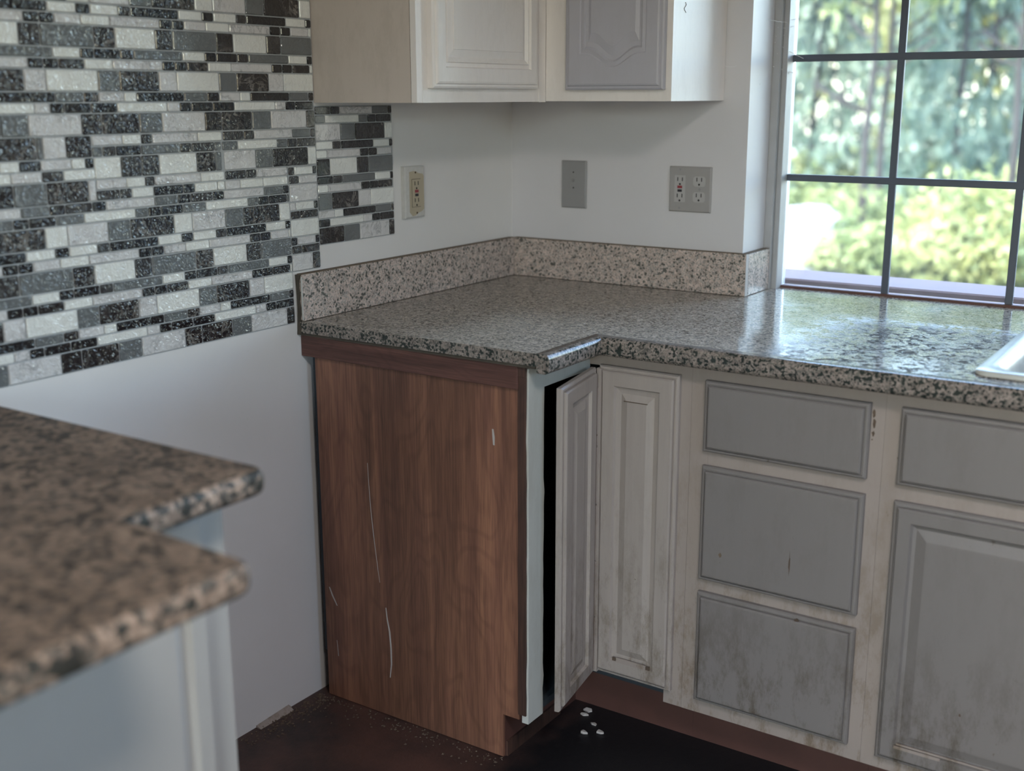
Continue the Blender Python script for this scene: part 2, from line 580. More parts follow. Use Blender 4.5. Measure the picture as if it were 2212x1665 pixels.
struct(b.go('wall_back', 'wall_back'))
b = B()
b.box(-.12, 1.5, RY-.12, RY, 0, RH).box(2.5, RX+.12, RY-.12, RY, 0, RH).box(1.5, 2.5, RY-.12, RY, 2.1, RH)
struct(b.go('wall_front', 'panel'))
# loose strip of broken moulding at the foot of the left wall
b = B()
b.add([(.001, -1.06, 0), (.001, -.955, 0), (.018, -.955, 0), (.016, -1.06, 0), (.001, -1.06, .005), (.001, -.955, .010), (.006, -.955, .009), (.008, -1.06, .004)],
      [(0, 1, 2, 3), (4, 7, 6, 5), (0, 4, 5, 1), (1, 5, 6, 2), (2, 6, 7, 3), (3, 7, 4, 0)])
struct(b.go('baseboard_left', 'frame'))

# ------------------------------------------------------------------ sink window
win = thing('window_1', '', '', (WX0, .20, ZC))
del win['label']; del win['category']
win['kind'] = 'structure'
GY = .19
x0, x1 = WX0, WX1
b = B()
b.bbox(x0, x0+.020, .1345, .24, .877, WZ1).bbox(x1-.020, x1, .1345, .24, .877, WZ1).bbox(x0+.02, x1-.02, .1345, .24, WZ1-.03, WZ1)
b.go('frame', 'win_frame', win)
b = B()
b.bbox(x0+.020, x0+.034, .148, .21, ZC-.02, WZ1-.03).bbox(x1-.034, x1-.020, .148, .21, ZC-.02, WZ1-.03)
b.bbox(x0+.034, x1-.034, .160, .21, WZ1-.055, WZ1-.03)
b.go('sash', 'win_frame', win)
B().bbox(x0+.034, x1-.034, .176, .21, ZC-.012, ZC+.006).go('sash_rail', 'sill', win)
mx = [.994, 1.2875, 1.581]
mz = [1.1988, 1.493, 1.787]
for xx in mx: B().bbox(xx-.0085, xx+.0085, GY-.006, GY+.006, ZC+.005, WZ1-.055).go('muntin', 'win_dark', win)
for zz in mz: B().bbox(x0+.034, x1-.034, GY-.0062, GY+.0062, zz-.0085, zz+.0085).go('muntin', 'win_dark', win)
ex = [x0+.034]+mx+[x1-.034]
ez = [ZC+.005]+mz+[WZ1-.055]
for i in range(4):
    for j in range(4):
        B().box(ex[i]+.004, ex[i+1]-.004, GY-.0012, GY+.0012, ez[j]+.004, ez[j+1]-.004).go('pane', 'glass', win)
B().bbox(x0-.05, x1+.05, .245, .42, .860, .930, .004).go('outer_sill', 'sill', win)

# ------------------------------------------------------------------ counter
ctop = thing('countertop', 'L-shaped speckled stone-look laminate countertop running under the window to the sink', 'countertop', (0, 0, ZC))
SX0, SX1, SY0, SY1 = 1.412, 2.17, -.555, -.115     # sink cut-out
TH = .026
z0, z1 = ZC-TH, ZC
LE = -.8636
b = B()
b.box(0, .634, LE, 0, z0, z1)
b.box(.634, SX0, -.629, 0, z0, z1)
b.box(SX0, SX1, -.629, SY0, z0, z1).box(SX0, SX1, SY1, 0, z0, z1)
b.box(SX1, 2.6, -.629, 0, z0, z1)
b.box(WX0+.0005, WX1-.0005, 0, .134, z0, z1).box(WX0+.021, WX1-.021, .134, .176, z0, z1)
slab = b.go('slab', 'gran_top', ctop)
def nose_prof(d0, d1, zt, th, r, n=5):
    pr = [(d0, zt-th), (d0, zt)]
    for k in range(n+1):
        a = pi/2*(1-k/n)
        pr.append((d1-r+r*cos(a), zt-r+r*sin(a)))
    for k in range(n+1):
        a = -pi/2*k/n
        pr.append((d1-r+r*cos(a), zt-th+r+r*sin(a)))
    return pr
NX = .6644
b = B()
# path direction so that "right" is outwards: from the back run towards the corner, then out to the open end
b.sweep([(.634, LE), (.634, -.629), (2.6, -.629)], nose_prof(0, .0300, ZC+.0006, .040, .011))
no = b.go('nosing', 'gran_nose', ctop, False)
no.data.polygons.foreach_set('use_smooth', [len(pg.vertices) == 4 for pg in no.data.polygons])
npf = len(no.data.vertices)//3
for e in no.data.edges:
    a_, c_ = e.vertices
    if a_//npf == c_//npf: e.use_edge_sharp = True if a_//npf == 1 else e.use_edge_sharp
# bare cut edge of the open end
B().box(.002, .634, LE-.0016, LE, z0+.0005, z1-.0005).go('end_edge', 'gran_nose', ctop)
B().box(.003, .63, LE+.002, LE+.02, z0-.006, z0).go('shadow_strip', 'glue', ctop)  # dark strip painted in for the shadow gap under the slab

# backsplash strips: three lengths that could be lifted off one by one
ZS = ZC+.105
TK = .018
t = thing('backsplash_strip', 'long speckled laminate backsplash strip on the tiled wall, with a dark glued open end', 'backsplash', (0, -.43, ZC))
B().bbox(.0012, TK, LE+.001, -.001, ZC+.001, ZS, .0008).go('board', 'gran_splash', t)
B().box(.0012, TK-.0005, LE+.002, -TK, ZS, ZS+.0014).go('top_edge', 'glue_top', t)
v, f = [], []
n = 9
for k in range(n+1):
    zz = ZC-.03+(ZS-ZC+.03)*k/n
    wv = .0150 if k == n else .0105+.002*sin(k*2.3)+.001*sin(k*5.1)
    for (xx, yy) in ((.0005+.0045*sin(k*.33), LE-.0045), (wv, LE-.0045), (wv, LE+.0006), (.0005, LE+.0006)):
        v.append((xx, yy, zz))
for k in range(n):
    for j in range(4):
        f.append((4*k+j, 4*k+(j+1) % 4, 4*k+4+(j+1) % 4, 4*k+4+j))
f += [(0, 1, 2, 3), (4*n+3, 4*n+2, 4*n+1, 4*n)]
g = B(); g.add(v, f); g.go('glue_line', 'glue', t)
B().box(TK-.0032, TK-.0002, LE-.0015, LE+.0008, ZC+.004, ZS-.004).go('edge_band', 'paint_smear', t)
t = thing('backsplash_strip', 'speckled laminate backsplash strip below the two back wall outlet plates', 'backsplash', (.35, 0, ZC))
B().bbox(TK+.0005, WX0+TK-.0012, -TK, -.0012, ZC+.001, ZS, .0008).go('board', 'gran_splash', t)
B().box(TK, WX0+TK-.002, -TK+.0005, -.0012, ZS, ZS+.0014).go('top_edge', 'glue_top', t)
B().box(WX0+TK-.0012, WX0+TK, -TK, -.0012, ZC+.001, ZS).go('end_cap', 'chip', t)
t = thing('backsplash_strip', 'short speckled laminate backsplash piece on the window reveal', 'backsplash', (WX0, .06, ZC))
B().bbox(WX0+.0012, WX0+TK, .0005, .1325, ZC+.001, ZS, .0008).go('board', 'gran_splash', t)
B().box(WX0+.0012, WX0+TK-.0005, .001, .132, ZS, ZS+.0014).go('top_edge', 'glue_top', t)

# sink ----------------------------------------------------------------------
sk = thing('kitchen_sink', 'pale drop-in kitchen sink set into the countertop below the window', 'sink', (1.79, -.335, ZC))
def rrect(x0, x1, y0, y1, r, n=6):
    pts = []
    for cx, cy, a0 in ((x1-r, y1-r, 0), (x0+r, y1-r, 90), (x0+r, y0+r, 180), (x1-r, y0+r, 270)):
        for k in range(n+1):
            a = radians(a0+90*k/n)
            pts.append((cx+r*cos(a), cy+r*sin(a)))
    return pts
rings = [(1.383, 2.20, -.588, -.085, .035, ZC+.0005), (1.383, 2.20, -.588, -.085, .035, ZC+.006), (1.388, 2.195, -.583, -.09, .035, ZC+.009),
         (1.414, 2.168, -.557, -.117, .05, ZC+.0085), (1.422, 2.16, -.549, -.125, .055, ZC+.003), (1.428, 2.154, -.543, -.131, .06, ZC-.03), (1.44, 2.14, -.53, -.145, .07, ZC-.17), (1.47, 2.11, -.50, -.175, .07, ZC-.19)]
v, f = [], []
for r in rings: v += [(x, y, r[5]) for x, y in rrect(*r[:5])]
N = 28
for a in range(len(rings)-1):
    for k in range(N): f.append((a*N+k, a*N+(k+1) % N, (a+1)*N+(k+1) % N, (a+1)*N+k))
f.append(tuple((len(rings)-1)*N+k for k in range(N)))
g = B(); g.add(v, f); g.go('basin', 'sink', sk, True)
B().cyl((1.79, -.335, ZC-.1895), (1.79, -.335, ZC-.186), .045, 20).go('drain', 'steel', sk)

# ------------------------------------------------------------------ corner base cabinet
FX = .608          # face of the left leg
FY = -.6075        # face of the back run
LC = -.85
ZB = .103
CT = ZC-.041       # underside of the counter nose
cb = thing('corner_base_cabinet', 'corner base cabinet with brown wood-grain side and a folding corner door hanging open', 'cabinet', (.3, -.42, 0))
B().box(.034, .5845, LC, LC+.006, .104, .836).box(.034, .543, LC, LC+.006, .002, .104).go('side_panel', 'wood', cb)
b = B(); b.bbox(.001, .586, LC-.008, LC+.012, .835, ZC-.031, .001)
b.go('side_rail', 'wood_dark', cb)
B().bbox(.5835, .6035, LC-.004, LC+.014, .118, .862, .001).go('side_trim', 'wood_trim', cb)
B().box(.5855, .6035, LC-.006, LC+.012, .862, ZC-.030).go('trim_block', 'wood_trim', cb)
# stile with ragged peeled outer edge
v, f = [], []
n = 26
rg = random.Random(3)
for k in range(n+1):
    zz = .100+(CT+.004-.100)*k/n
    e = rg.uniform(-.0012, .0012) + (-.0030 if k == 21 else -.0015 if k in (20, 22) else 0)
    q = rg.uniform(-.0012, .0012) + (.0018 if k in (3, 17) else 0)
    for xx, yy in ((.592, LC+e), (FX, LC+e), (FX, -.793+q), (.592, -.793+q)): v.append((xx, yy, zz))
for k in range(n):
    for j in range(4): f.append((4*k+j, 4*k+(j+1) % 4, 4*k+4+(j+1) % 4, 4*k+4+j))
f += [(0, 1, 2, 3), (4*n+3, 4*n+2, 4*n+1, 4*n)]
g = B(); g.add(v, f); g.go('stile', 'stile', cb)
B().box(.592, FX, -.793, FY-.0002, .8310, CT+.004).go('top_rail', 'stile', cb)
B().box(FX-.012, .8052, FY, FY+.018, .8440, CT+.004).go('top_rail', 'frame', cb)
B().box(.8052, .8486, FY, FY+.018, ZB, CT+.004).go('stile', 'frame', cb)
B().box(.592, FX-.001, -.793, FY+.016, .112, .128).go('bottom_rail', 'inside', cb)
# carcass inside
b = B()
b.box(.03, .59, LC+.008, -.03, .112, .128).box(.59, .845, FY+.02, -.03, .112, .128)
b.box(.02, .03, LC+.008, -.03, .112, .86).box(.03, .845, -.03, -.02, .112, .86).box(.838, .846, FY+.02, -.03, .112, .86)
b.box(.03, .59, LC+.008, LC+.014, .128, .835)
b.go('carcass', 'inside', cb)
# toe kick
b = B(); b.box(.532, .543, LC+.007, -.5425, 0, .112).box(.532, .849, -.5425, -.531, 0, .112)
b.go('toe_kick', 'kick', cb)
B().box(.543, .548, LC+.01, -.62, 0, .035).go('kick_strip', 'wood_trim', cb)
# scratches
def scratch(pts, w_, par):
    v, f = [], []
    for i, (x, z) in enumerate(pts):
        ww = w_*(.35+.65*sin(pi*(i+.5)/len(pts)))
        v += [(x-ww, LC-.0001, z), (x+ww, LC-.0001, z), (x+ww, LC-.0006, z), (x-ww, LC-.0006, z)]
    for i in range(len(pts)-1):
        for j in range(4): f.append((4*i+j, 4*i+(j+1) % 4, 4*i+4+(j+1) % 4, 4*i+4+j))
    g = B(); g.add(v, f); g.go('scratch', 'chip', par)
sp = [o for o in cb.children if o.name.startswith('side_panel')][0]
scratch([(.2205, .272), (.2235, .245), (.2295, .215), (.2325, .175), (.2325, .135), (.2275, .100)], .0021, sp)
scratch([(.1795, .610), (.1815, .560), (.185, .50), (.192, .43), (.2005, .36), (.2050, .33)], .0008, sp)
scratch([(.5205, .742), (.5225, .725), (.5230, .708)], .0028, sp)
scratch([(.049, .282), (.058, .262), (.071, .240)], .0022, sp)
scratch([(.066, .150), (.068, .128), (.069, .110)], .0008, sp)

# the two-leaf corner door hangs from the back run stile: one moving thing with the cabinet's other door parts
CR = OUT+[(.040, .019), (.043, .0125), (.055, .011), (.071, .0165), (.074, .0165)]
z0, z1 = .1380, .848
dA = door('door_leaf', 'leaf', cb, .6375, FY-.0008, z0, .188, z1-z0, [(i, d, 0, i) for i, d in CR])
dA['label'] = 'corner door leaf flat against the frame'
# leaf B: pivots about the leaf A edge
hx, hy = .6440, -.6300
ex_, ey_ = .6700, -.8120
ang = math.atan2(ex_-hx, -(ey_-hy))      # swing out of the x = const plane
Lw = math.hypot(ex_-hx, ey_-hy)
v, f = door_geo(Lw, z1-z0, [(i, d, 0, i) for i, d in CR], 0, 1)
vv = []
for a, bb, c in v:
    # local: a along leaf from the free end to the hinge, -bb outwards (front)
    d = -bb-.019
    ux, uy = (hx-ex_)/Lw, (hy-ey_)/Lw      # free end -> hinge
    nx, ny = uy, -ux                        # outward normal (towards +x)
    vv.append((ex_+ux*a+nx*d, ey_+uy*a+ny*d, z0-.004+c-.006*(1-a/Lw)))
dB = new_mesh('door_leaf', vv, f, 'leaf', cb)
bm = bmesh.new(); bm.from_mesh(dB.data)
bmesh.ops.remove_doubles(bm, verts=bm.verts, dist=1e-6)
bmesh.ops.recalc_face_normals(bm, faces=bm.faces); bm.to_mesh(dB.data); bm.free()
dB['label'] = 'corner door leaf folded forward over the dark opening'
B().box(.6362, .6470, -.6280, -.612, z0+.001, z1-.006).go('hinge_plate', 'leaf', dA)
# piano hinge between the leaves
for k in range(5):
    zz = .80-.132*k
    B().cyl((.6405, -.6300, zz-.128), (.6405, -.6300, zz), .0022, 8).go('hinge', 'frame', dA)
# broken moulding bits
for px_, w_, par in ((.6865, .008, dA), (.7700, .009, dA)):
    B().box(px_, px_+w_, -.6278, -.6262, .178, .186).go('broken_corner', 'crumb', par)
B().box(.696, .769, -.6275, -.6255, .176, .187).go('moulding_piece', 'frame', dA)
B().box(.701, .757, -.6257, -.6242, .7770, .7785).go('crack', 'crumb', dA)

# ------------------------------------------------------------------ drawer base cabinet
def rail(par, x0, x1, z0, z1): B().box(x0, x1, FY, FY+.018, z0, z1).go('rail', 'frame', par)
def stile_(par, x0, x1, z0=ZB, z1=None): B().box(x0, x1, FY-.0004, FY+.018, z0, CT+.004 if z1 is None else z1).go('stile', 'frame', par)
DR = OUT
db = thing('drawer_base_cabinet', 'white base cabinet with three stacked grey drawers, grime on the lowest', 'cabinet', (1.05, -.3, 0))
stile_(db, .8492, .890); stile_(db, 1.210, 1.2438)
for a, c in ((.836, CT+.004), (.656, .708), (.378, .428), (ZB, .146)): rail(db, .890, 1.210, a, c)
b = B()
b.box(.8492, .858, FY+.02, -.03, ZB, .86).box(1.235, 1.2438, FY+.02, -.03, ZB, .86).box(.858, 1.235, FY+.02, -.03, ZB, ZB+.012).box(.858, 1.235, -.03, -.022, ZB, .86)
b.go('carcass', 'inside', db)
B().box(.8492, 1.2438, -.5425, -.531, 0, .112).go('toe_kick', 'kick', db)
for (za, zb_), lb in (((.6965, .8455), 'clean narrow top drawer'), ((.4170, .6660), 'tall middle drawer with a brown chip and run marks'), ((.1375, .3885), 'grimy bottom drawer with a broken top edge')):
    d = door('drawer', 'drawer', db, .8822, FY-.0008, za, 1.2182-.8822, zb_-za, DR+[(.016, .0192)])
    d['label'] = lb
    B().box(.900, 1.200, FY+.0, FY+.40, za+.02, zb_-.02).go('drawer_box', 'inside', d)


# chipped paint patch at the top right of the drawer stile
rg = random.Random(5)
def chip_patch(name, cx, cz, w_, h, par, y=FY-.0008, mat='crumb', n=11):
    pts = []
    for k in range(n):
        a = 2*pi*k/n
        r = rg.uniform(.55, 1.1)
        pts.append((cx+w_*cos(a)*r, cz+h*sin(a)*r))
    v = [(x, y-.0006, z) for x, z in pts]+[(x, y+.0003, z) for x, z in pts]
    f = [tuple(range(n)), tuple(range(2*n-1, n-1, -1))]+[(k, n+k, n+(k+1) % n, (k+1) % n) for k in range(n)]
    g = B(); g.add(v, f); return g.go(name, mat, par)
stl = [o for o in db.children if o.name.startswith('stile')][-1]
chip_patch('chipped_patch', 1.2222, .824, .003, .008, stl)
chip_patch('chipped_patch', 1.2240, .806, .0042, .010, stl)
chip_patch('chipped_patch', 1.2232, .786, .0032, .006, stl)
chip_patch('chipped_patch', 1.2220, .7735, .0015, .0015, stl)
dl = [o for o in db.children if o.name.startswith('drawer') and not o.name.startswith('drawer_box')]
chip_patch('chipped_patch', .934, .484, .0045, .006, dl[1], FY-.0202, 'glue_top')
chip_patch('stain_run', 1.082, .497, .0018, .026, dl[1], FY-.0199, 'crumb')
chip_patch('chipped_patch', 1.104, .3818, .006, .004, dl[2], FY-.0185)

# ------------------------------------------------------------------ sink base cabinet
sb = thing('sink_base_cabinet', 'white sink base cabinet with grey false drawer fronts above raised panel doors', 'cabinet', (1.7, -.3, 0))
stile_(sb, 1.2442, 1.282); stile_(sb, 1.688, 1.735); stile_(sb, 2.125, 2.158)
for xa, xb in ((1.282, 1.688), (1.735, 2.125)):
    for a, c in ((.836, CT+.004), (.655, .706), (ZB, .140)): rail(sb, xa, xb, a, c)
b = B()
b.box(1.2442, 1.253, FY+.02, -.03, ZB, .70).box(2.149, 2.158, FY+.02, -.03, ZB, .70).box(1.253, 2.149, FY+.02, -.03, ZB, ZB+.012).box(1.253, 2.149, -.03, -.022, ZB, .70)
b.go('carcass', 'inside', sb)
B().box(1.2442, 2.158, -.5425, -.531, 0, .112).go('toe_kick', 'kick', sb)
SR = OUT+[(.036, .019), (.040, .0125), (.046, .0105), (.066, .0170), (.070, .0172)]
for xa in (1.2750, 1.7270):
    door('false_drawer_front', 'drawer', sb, xa, FY-.0008, .6970, .421, .1490, DR+[(.016, .0192)])
    d = door('door', 'drawer', sb, xa-.001, FY-.0008, .1320, .421, .5330, SR)
B().box(1.312, 1.40, -.6275, -.6245, .166, .172).go('moulding_piece', 'frame', sb)
B().box(1.316, 1.65, -.6268, -.6240, .174, .1775).go('moulding_piece', 'frame', sb)
chip_patch('chipped_patch', 1.428, .272, .0022, .0035, sb, FY-.0185)

# base cabinet beyond the sink (only its start can be seen)
eb = thing('end_base_cabinet', 'plain white base cabinet beyond the sink cabinet', 'cabinet', (2.38, -.3, 0))
stile_(eb, 2.1584, 2.20); stile_(eb, 2.56, 2.598)
for a, c in ((.836, CT+.004), (.655, .706), (ZB, .140)): rail(eb, 2.20, 2.56, a, c)
door('drawer', 'drawer', eb, 2.19, FY-.0008, .697, .38, .149, DR+[(.016, .0192)])
door('door', 'drawer', eb, 2.19, FY-.0008, .132, .38, .533, SR)
b = B(); b.box(2.1584, 2.17, FY+.02, -.03, ZB, .86).box(2.587, 2.598, FY+.02, -.03, 0, .86)
b.go('carcass', 'frame', eb)
B().box(2.1584, 2.598, -.5425, -.531, 0, .112).go('toe_kick', 'kick', eb)

# ------------------------------------------------------------------ upper cabinets
UZ, UT = 1.390, 2.13
ul = thing('upper_cabinet', 'white upper cabinet on the tiled wall with a plain raised panel door and shade-tinted side', 'cabinet', (.15, -.5, UZ))
B().box(.0015, .274, -.7837, -.773, UZ, UT).go('side_panel', 'upper_shaded', ul)
B().box(.274, .2890, -.7835, -.7655, UZ, UT).go('stile', 'upper', ul)
B().box(.2735, .2735+.001, -.7839, -.7837, UZ, UT).go('joint_line', 'glue_top', ul)
B().box(.271, .2895, -.7655, -.745, UZ, UT).go('stile', 'upper', ul)
B().box(.271, .2895, -.745, -.345, UZ, UZ+.045).go('rail', 'upper', ul)
B().box(.271, .2895, -.345, -.3195, UZ, UT).go('stile', 'upper', ul)
B().bbox(.271, .2912, -.3190, -.2890, UZ-.0015, UT, .0006).go('corner_filler', 'upper', ul)
b = B(); b.box(.0015, .271, -.773, -.002, UZ+.012, UZ+.022).box(.0015, .289, -.773, -.002, UT-.012, UT).box(.0015, .012, -.773, -.002, UZ+.022, UT-.012)
b.go('carcass', 'upper', ul)
UR = [(0, 0), (0, .013), (.004, .0155), (.008, .0155), (.010, .019), (.014, .0205)]
PL = UR+[(.038, .0205, 0, .042), (.0400, .0150, 0, .0445), (.0455, .0150, 0, .052), (.0475, .0185, 0, .054), (.055, .0125, 0, .064), (.0700, .0165, 0, .080), (.0705, .0180, 0, .0805)]
door('door', 'upper', ul, .2898, -.748, UZ+.0295, .4045, .69, PL, 'left')

ur = thing('upper_cabinet', 'white upper cabinet beside the window with a grey arched panel door', 'cabinet', (.46, -.15, UZ))
b = B(); b.box(.6060, .6246, -.2710, -.0015, UZ+.001, UT).go('side_panel', 'upper', ur)
B().box(.2920, .352, -.2895, -.271, UZ+.001, UT).go('stile', 'upper', ur)
B().box(.352, .600, -.2895, -.271, UZ+.001, UZ+.045).go('rail', 'upper', ur)
B().box(.600, .6248, -.2895, -.271, UZ+.001, UT).go('stile', 'upper', ur)
b = B(); b.box(.292, .606, -.271, -.0015, UZ+.012, UZ+.022).box(.292, .606, -.271, -.0015, UT-.012, UT).box(.28, .606, -.0125, -.0015, UZ+.022, UT-.012)
b.go('carcass', 'upper', ur)
PR = UR+[(.042, .0205, 1, .050), (.0440, .0180, 1, .053), (.0520, .0195, 1, .062), (.0550, .0140, 1, .067), (.0620, .0135, 1, .076), (.0700, .0180, 1, .096), (.0705, .0185, 1, .0965)]
door('door', 'upper_grey', ur, .3545, -.2898, UZ+.0265, .2560, .69, PR, 'back', .030)
cu = []
for k in range(15):
    a = k/14
    cu.append((.6252, -.2322+.0045*sin(a*7.5), 1.6065-.022*a))
tag(B().tube(cu, .0006, 5).go('curled_hair', 'hair'), 'dark curled hair stuck on the white upper cabinet side facing the window', 'hair')

# ------------------------------------------------------------------ outlet and switch plates
def plate(par, x0, x1, z0, z1, t_, mat, face):
    """chamfered cover plate"""
    w_, h = x1-x0, z1-z0
    v, f = door_geo(w_, h, [(0, 0), (0, t_*.5), (.003, t_)], 0, 1)
    o = new_mesh('cover_plate', mapd(v, 0, 0, 0, face) if False else (mapd(v, x0, -.0004, z0, 'back') if face == 'back' else mapd(v, .0004, x0, z0, 'left')), f, mat, par)
    bm = bmesh.new(); bm.from_mesh(o.data); bmesh.ops.remove_doubles(bm, verts=bm.verts, dist=1e-6)
    bmesh.ops.recalc_face_normals(bm, faces=bm.faces); bm.to_mesh(o.data); bm.free()
    return o
def bx(name, mat, par, a, b_, z0, z1, d0, d1, face):
    """box on a wall: a..b_ along the wall, d0..d1 off the wall"""
    g = B()
    if face == 'back': g.box(a, b_, -d1, -d0, z0, z1)
    else: g.box(d0, d1, a, b_, z0, z1)
    return g.go(name, mat, par)
def sockets(par, cx, cz, s, d, face, sg=1):
    """two slots and a ground hole"""
    for dx in (-.0065*s, .0065*s): bx('slot', 'slot', par, cx+dx-.0012, cx+dx+.0012, cz-.001, cz+.0085*s, d-.0008, d+.0003, face)
    g = B()
    if face == 'back': g.cyl((cx, -d+.0008, cz-.0085*s), (cx, -d-.0003, cz-.0085*s), .0027, 10)
    else: g.cyl((d-.0008, cx, cz-.0085*s), (d+.0003, cx, cz-.0085*s), .0027, 10)
    g.go('ground_hole', 'slot', par)
def gfci(par, cx, cz, d, face, body, hw=.0165):
    o = bx('receptacle', body, par, cx-hw, cx+hw, cz-.0335, cz+.0335, .001, d+.0012, face)
    bx('gap_line', 'slot', par, cx-hw-.0009, cx+hw+.0009, cz-.0344, cz+.0344, .001, d+.0002, face)
    dd = d+.0012
    sockets(o, cx, cz+.020, 1, dd, face); sockets(o, cx, cz-.021, 1, dd, face)
    bx('red_button', 'red', o, cx-.0065, cx+.0065, cz+.0012, cz+.0078, dd, dd+.0012, face)
    bx('black_button', 'blackbtn', o, cx-.0058, cx+.0058, cz-.0078, cz-.0016, dd, dd+.0012, face)
    return o
def screw(par, cx, cz, d, face, mat='crumb', r=.0026):
    g = B()
    if face == 'back': g.cyl((cx, -d+.0004, cz), (cx, -d-.0009, cz), r, 10)
    else: g.cyl((d-.0004, cx, cz), (d+.0009, cx, cz), r, 10)
    g.go('screw', mat, par)

t = thing('outlet_plate', 'ivory outlet plate smeared with white paint beside the mosaic tiles', 'outlet', (0, -.45, 1.174))
PT = .0125
ya, yb = -.4870, -.4105
bx('box_extender', 'paint_smear', t, ya-.001, yb+.001, 1.1105, 1.2370, .0004, .006, 'left')
p_ = new_mesh('cover_plate', *(lambda vf: (mapd(vf[0], .006, ya, 1.1115, 'left'), vf[1]))(door_geo(yb-ya, .1245, [(0, 0), (0, .005), (.003, .0065)], 0, 1)), 'paint_smear', t)
# clean ivory middle of the plate with an irregular painted border
v, f, pts = [], [], [(-.471, 1.1250), (-.471, 1.2235), (-.455, 1.2255), (-.444, 1.2240), (-.436, 1.2200), (-.4180, 1.2170), (-.4140, 1.2120), (-.4140, 1.1310), (-.4240, 1.1250), (-.4360, 1.1230), (-.4480, 1.1165), (-.460, 1.1155)]
n = len(pts)
v = [(.0126, y, z) for y, z in pts]+[(.0129, y, z) for y, z in pts]
f = [tuple(range(n)), tuple(range(2*n-1, n-1, -1))]+[(k, (k+1) % n, n+(k+1) % n, n+k) for k in range(n)]
g = B(); g.add(v, f); g.go('bare_plate_face', 'ivory', t)
gfci(t, -.4445, 1.1715, .0128, 'left', 'ivory', .0165)
screw(t, -.4470, 1.2215, .0129, 'left'); screw(t, -.4430, 1.1225, .0129, 'left')

t = thing('cable_plate', 'plain grey cable wall plate with two screws, nearest the room corner', 'wall plate', (.2, 0, 1.173))
plate(t, .1640, .2405, 1.1100, 1.2355, .006, 'plate_grey', 'back')
screw(t, .2015, 1.2050, .006, 'back', 'slot', .0022); screw(t, .2020, 1.1640, .006, 'back', 'slot', .0022)
B().cyl((.2005, -.0062, 1.1845), (.2005, -.011, 1.1845), .0048, 6).cyl((.2005, -.011, 1.1845), (.2005, -.015, 1.1845), .0032, 12).go('cable_socket', 'plate_grey', t)

t = thing('outlet_plate', 'double pale outlet plate with two kinds of outlet, next to the window', 'outlet', (.543, 0, 1.173))
plate(t, .4860, .6015, 1.1160, 1.2300, .0065, 'plate_white', 'back')
cx1, cx2, cz = .5165, .5700, 1.1740
gfci(t, cx1, cz, .0060, 'back', 'outlet', .0150)
def lobe(par, cx, cz):
    pts = []
    for k in range(28):
        a = 2*pi*k/28
        pts.append((cx+max(-.0165, min(.0165, .0185*cos(a))), cz+max(-.0125, min(.0125, .0165*sin(a)))))
    def pr(sc_, d0, d1, nm, mt):
        v = [(cx+(x-cx)*sc_, -d0, cz+(z-cz)*sc_) for x, z in pts]+[(cx+(x-cx)*sc_, -d1, cz+(z-cz)*sc_) for x, z in pts]
        n = 28
        f = [tuple(range(n)), tuple(range(2*n-1, n-1, -1))]+[(k, (k+1) % n, n+(k+1) % n, n+k) for k in range(n)]
        g = B(); g.add(v, f); return g.go(nm, mt, par)
    pr(1.07, .001, .0067, 'gap_line', 'slot')
    o = pr(1.0, .001, .0085, 'receptacle', 'outlet')
    sockets(o, cx, cz+.001, 1, .0085, 'back')
lobe(t, cx2, cz+.0195); lobe(t, cx2, cz-.0195)
screw(t, cx2+.001, cz, .0065, 'back', 'plate_grey', .0034)
for zz in (cz+.0485, cz-.0485): screw(t, cx1, zz, .0064, 'back', 'plate_grey', .0028)

# ================================================================== mosaic tile sheets
TT, TS = .0384, .0189
KIND = [TT, TS, TS]*4
PER = .2885
ROWS = [
 [(.0005, 'V'), (.0835, 'G'), (.1377, 'M'), (.2449, 'V')],
 [(-.0207, 'B'), (.0368, 'W'), (.1522, 'M'), (.1833, 'B'), (.2127, 'B')],
 [(.0537, 'W'), (.0822, 'B'), (.1956, 'G'), (.2546, 'V'), (.2865, 'M')],
 [(-.1082, 'W'), (-.0009, 'G'), (.0461, 'V'), (.1371, 'M')],
 [(.0341, 'M'), (.1478, 'B'), (.1780, 'B'), (.2084, 'V'), (.2615, 'W')],
 [(-.0343, 'B'), (-.0041, 'B'), (.0519, 'D'), (.0823, 'G'), (.1980, 'W')],
 [(-.1121, 'G'), (-.0025, 'V'), (.0432, 'W'), (.1348, 'D')],
 [(.0342, 'M'), (.1470, 'B'), (.1778, 'B'), (.2069, 'M'), (.2612, 'W')],
 [(-.0353, 'B'), (-.0059, 'W'), (.0542, 'D'), (.0823, 'B'), (.1947, 'W')],
 [(-.0520, 'W'), (-.0061, 'M'), (.0810, 'G'), (.1319, 'V')],
 [(.0316, 'W'), (.1460, 'G'), (.1764, 'B'), (.2070, 'B'), (.2612, 'G')],
 [(.0811, 'M'), (.1933, 'G'), (.2501, 'B'), (.2823, 'D'), (.3399, 'B')]]
def row_tiles(i, org, ya, yb):
    r = ROWS[i % 12]
    out = []
    for k in range(-6, 7):
        st = [org+k*PER+a for a, c in r]+[org+(k+1)*PER+r[0][0]]
        for (a, c), s0, s1 in zip(r, st[:-1], st[1:]):
            s0, s1 = max(s0, ya), min(s1, yb)
            if s1-s0 > .006: out.append((s0, s1, c))
    return out
rt_ = random.Random(11)
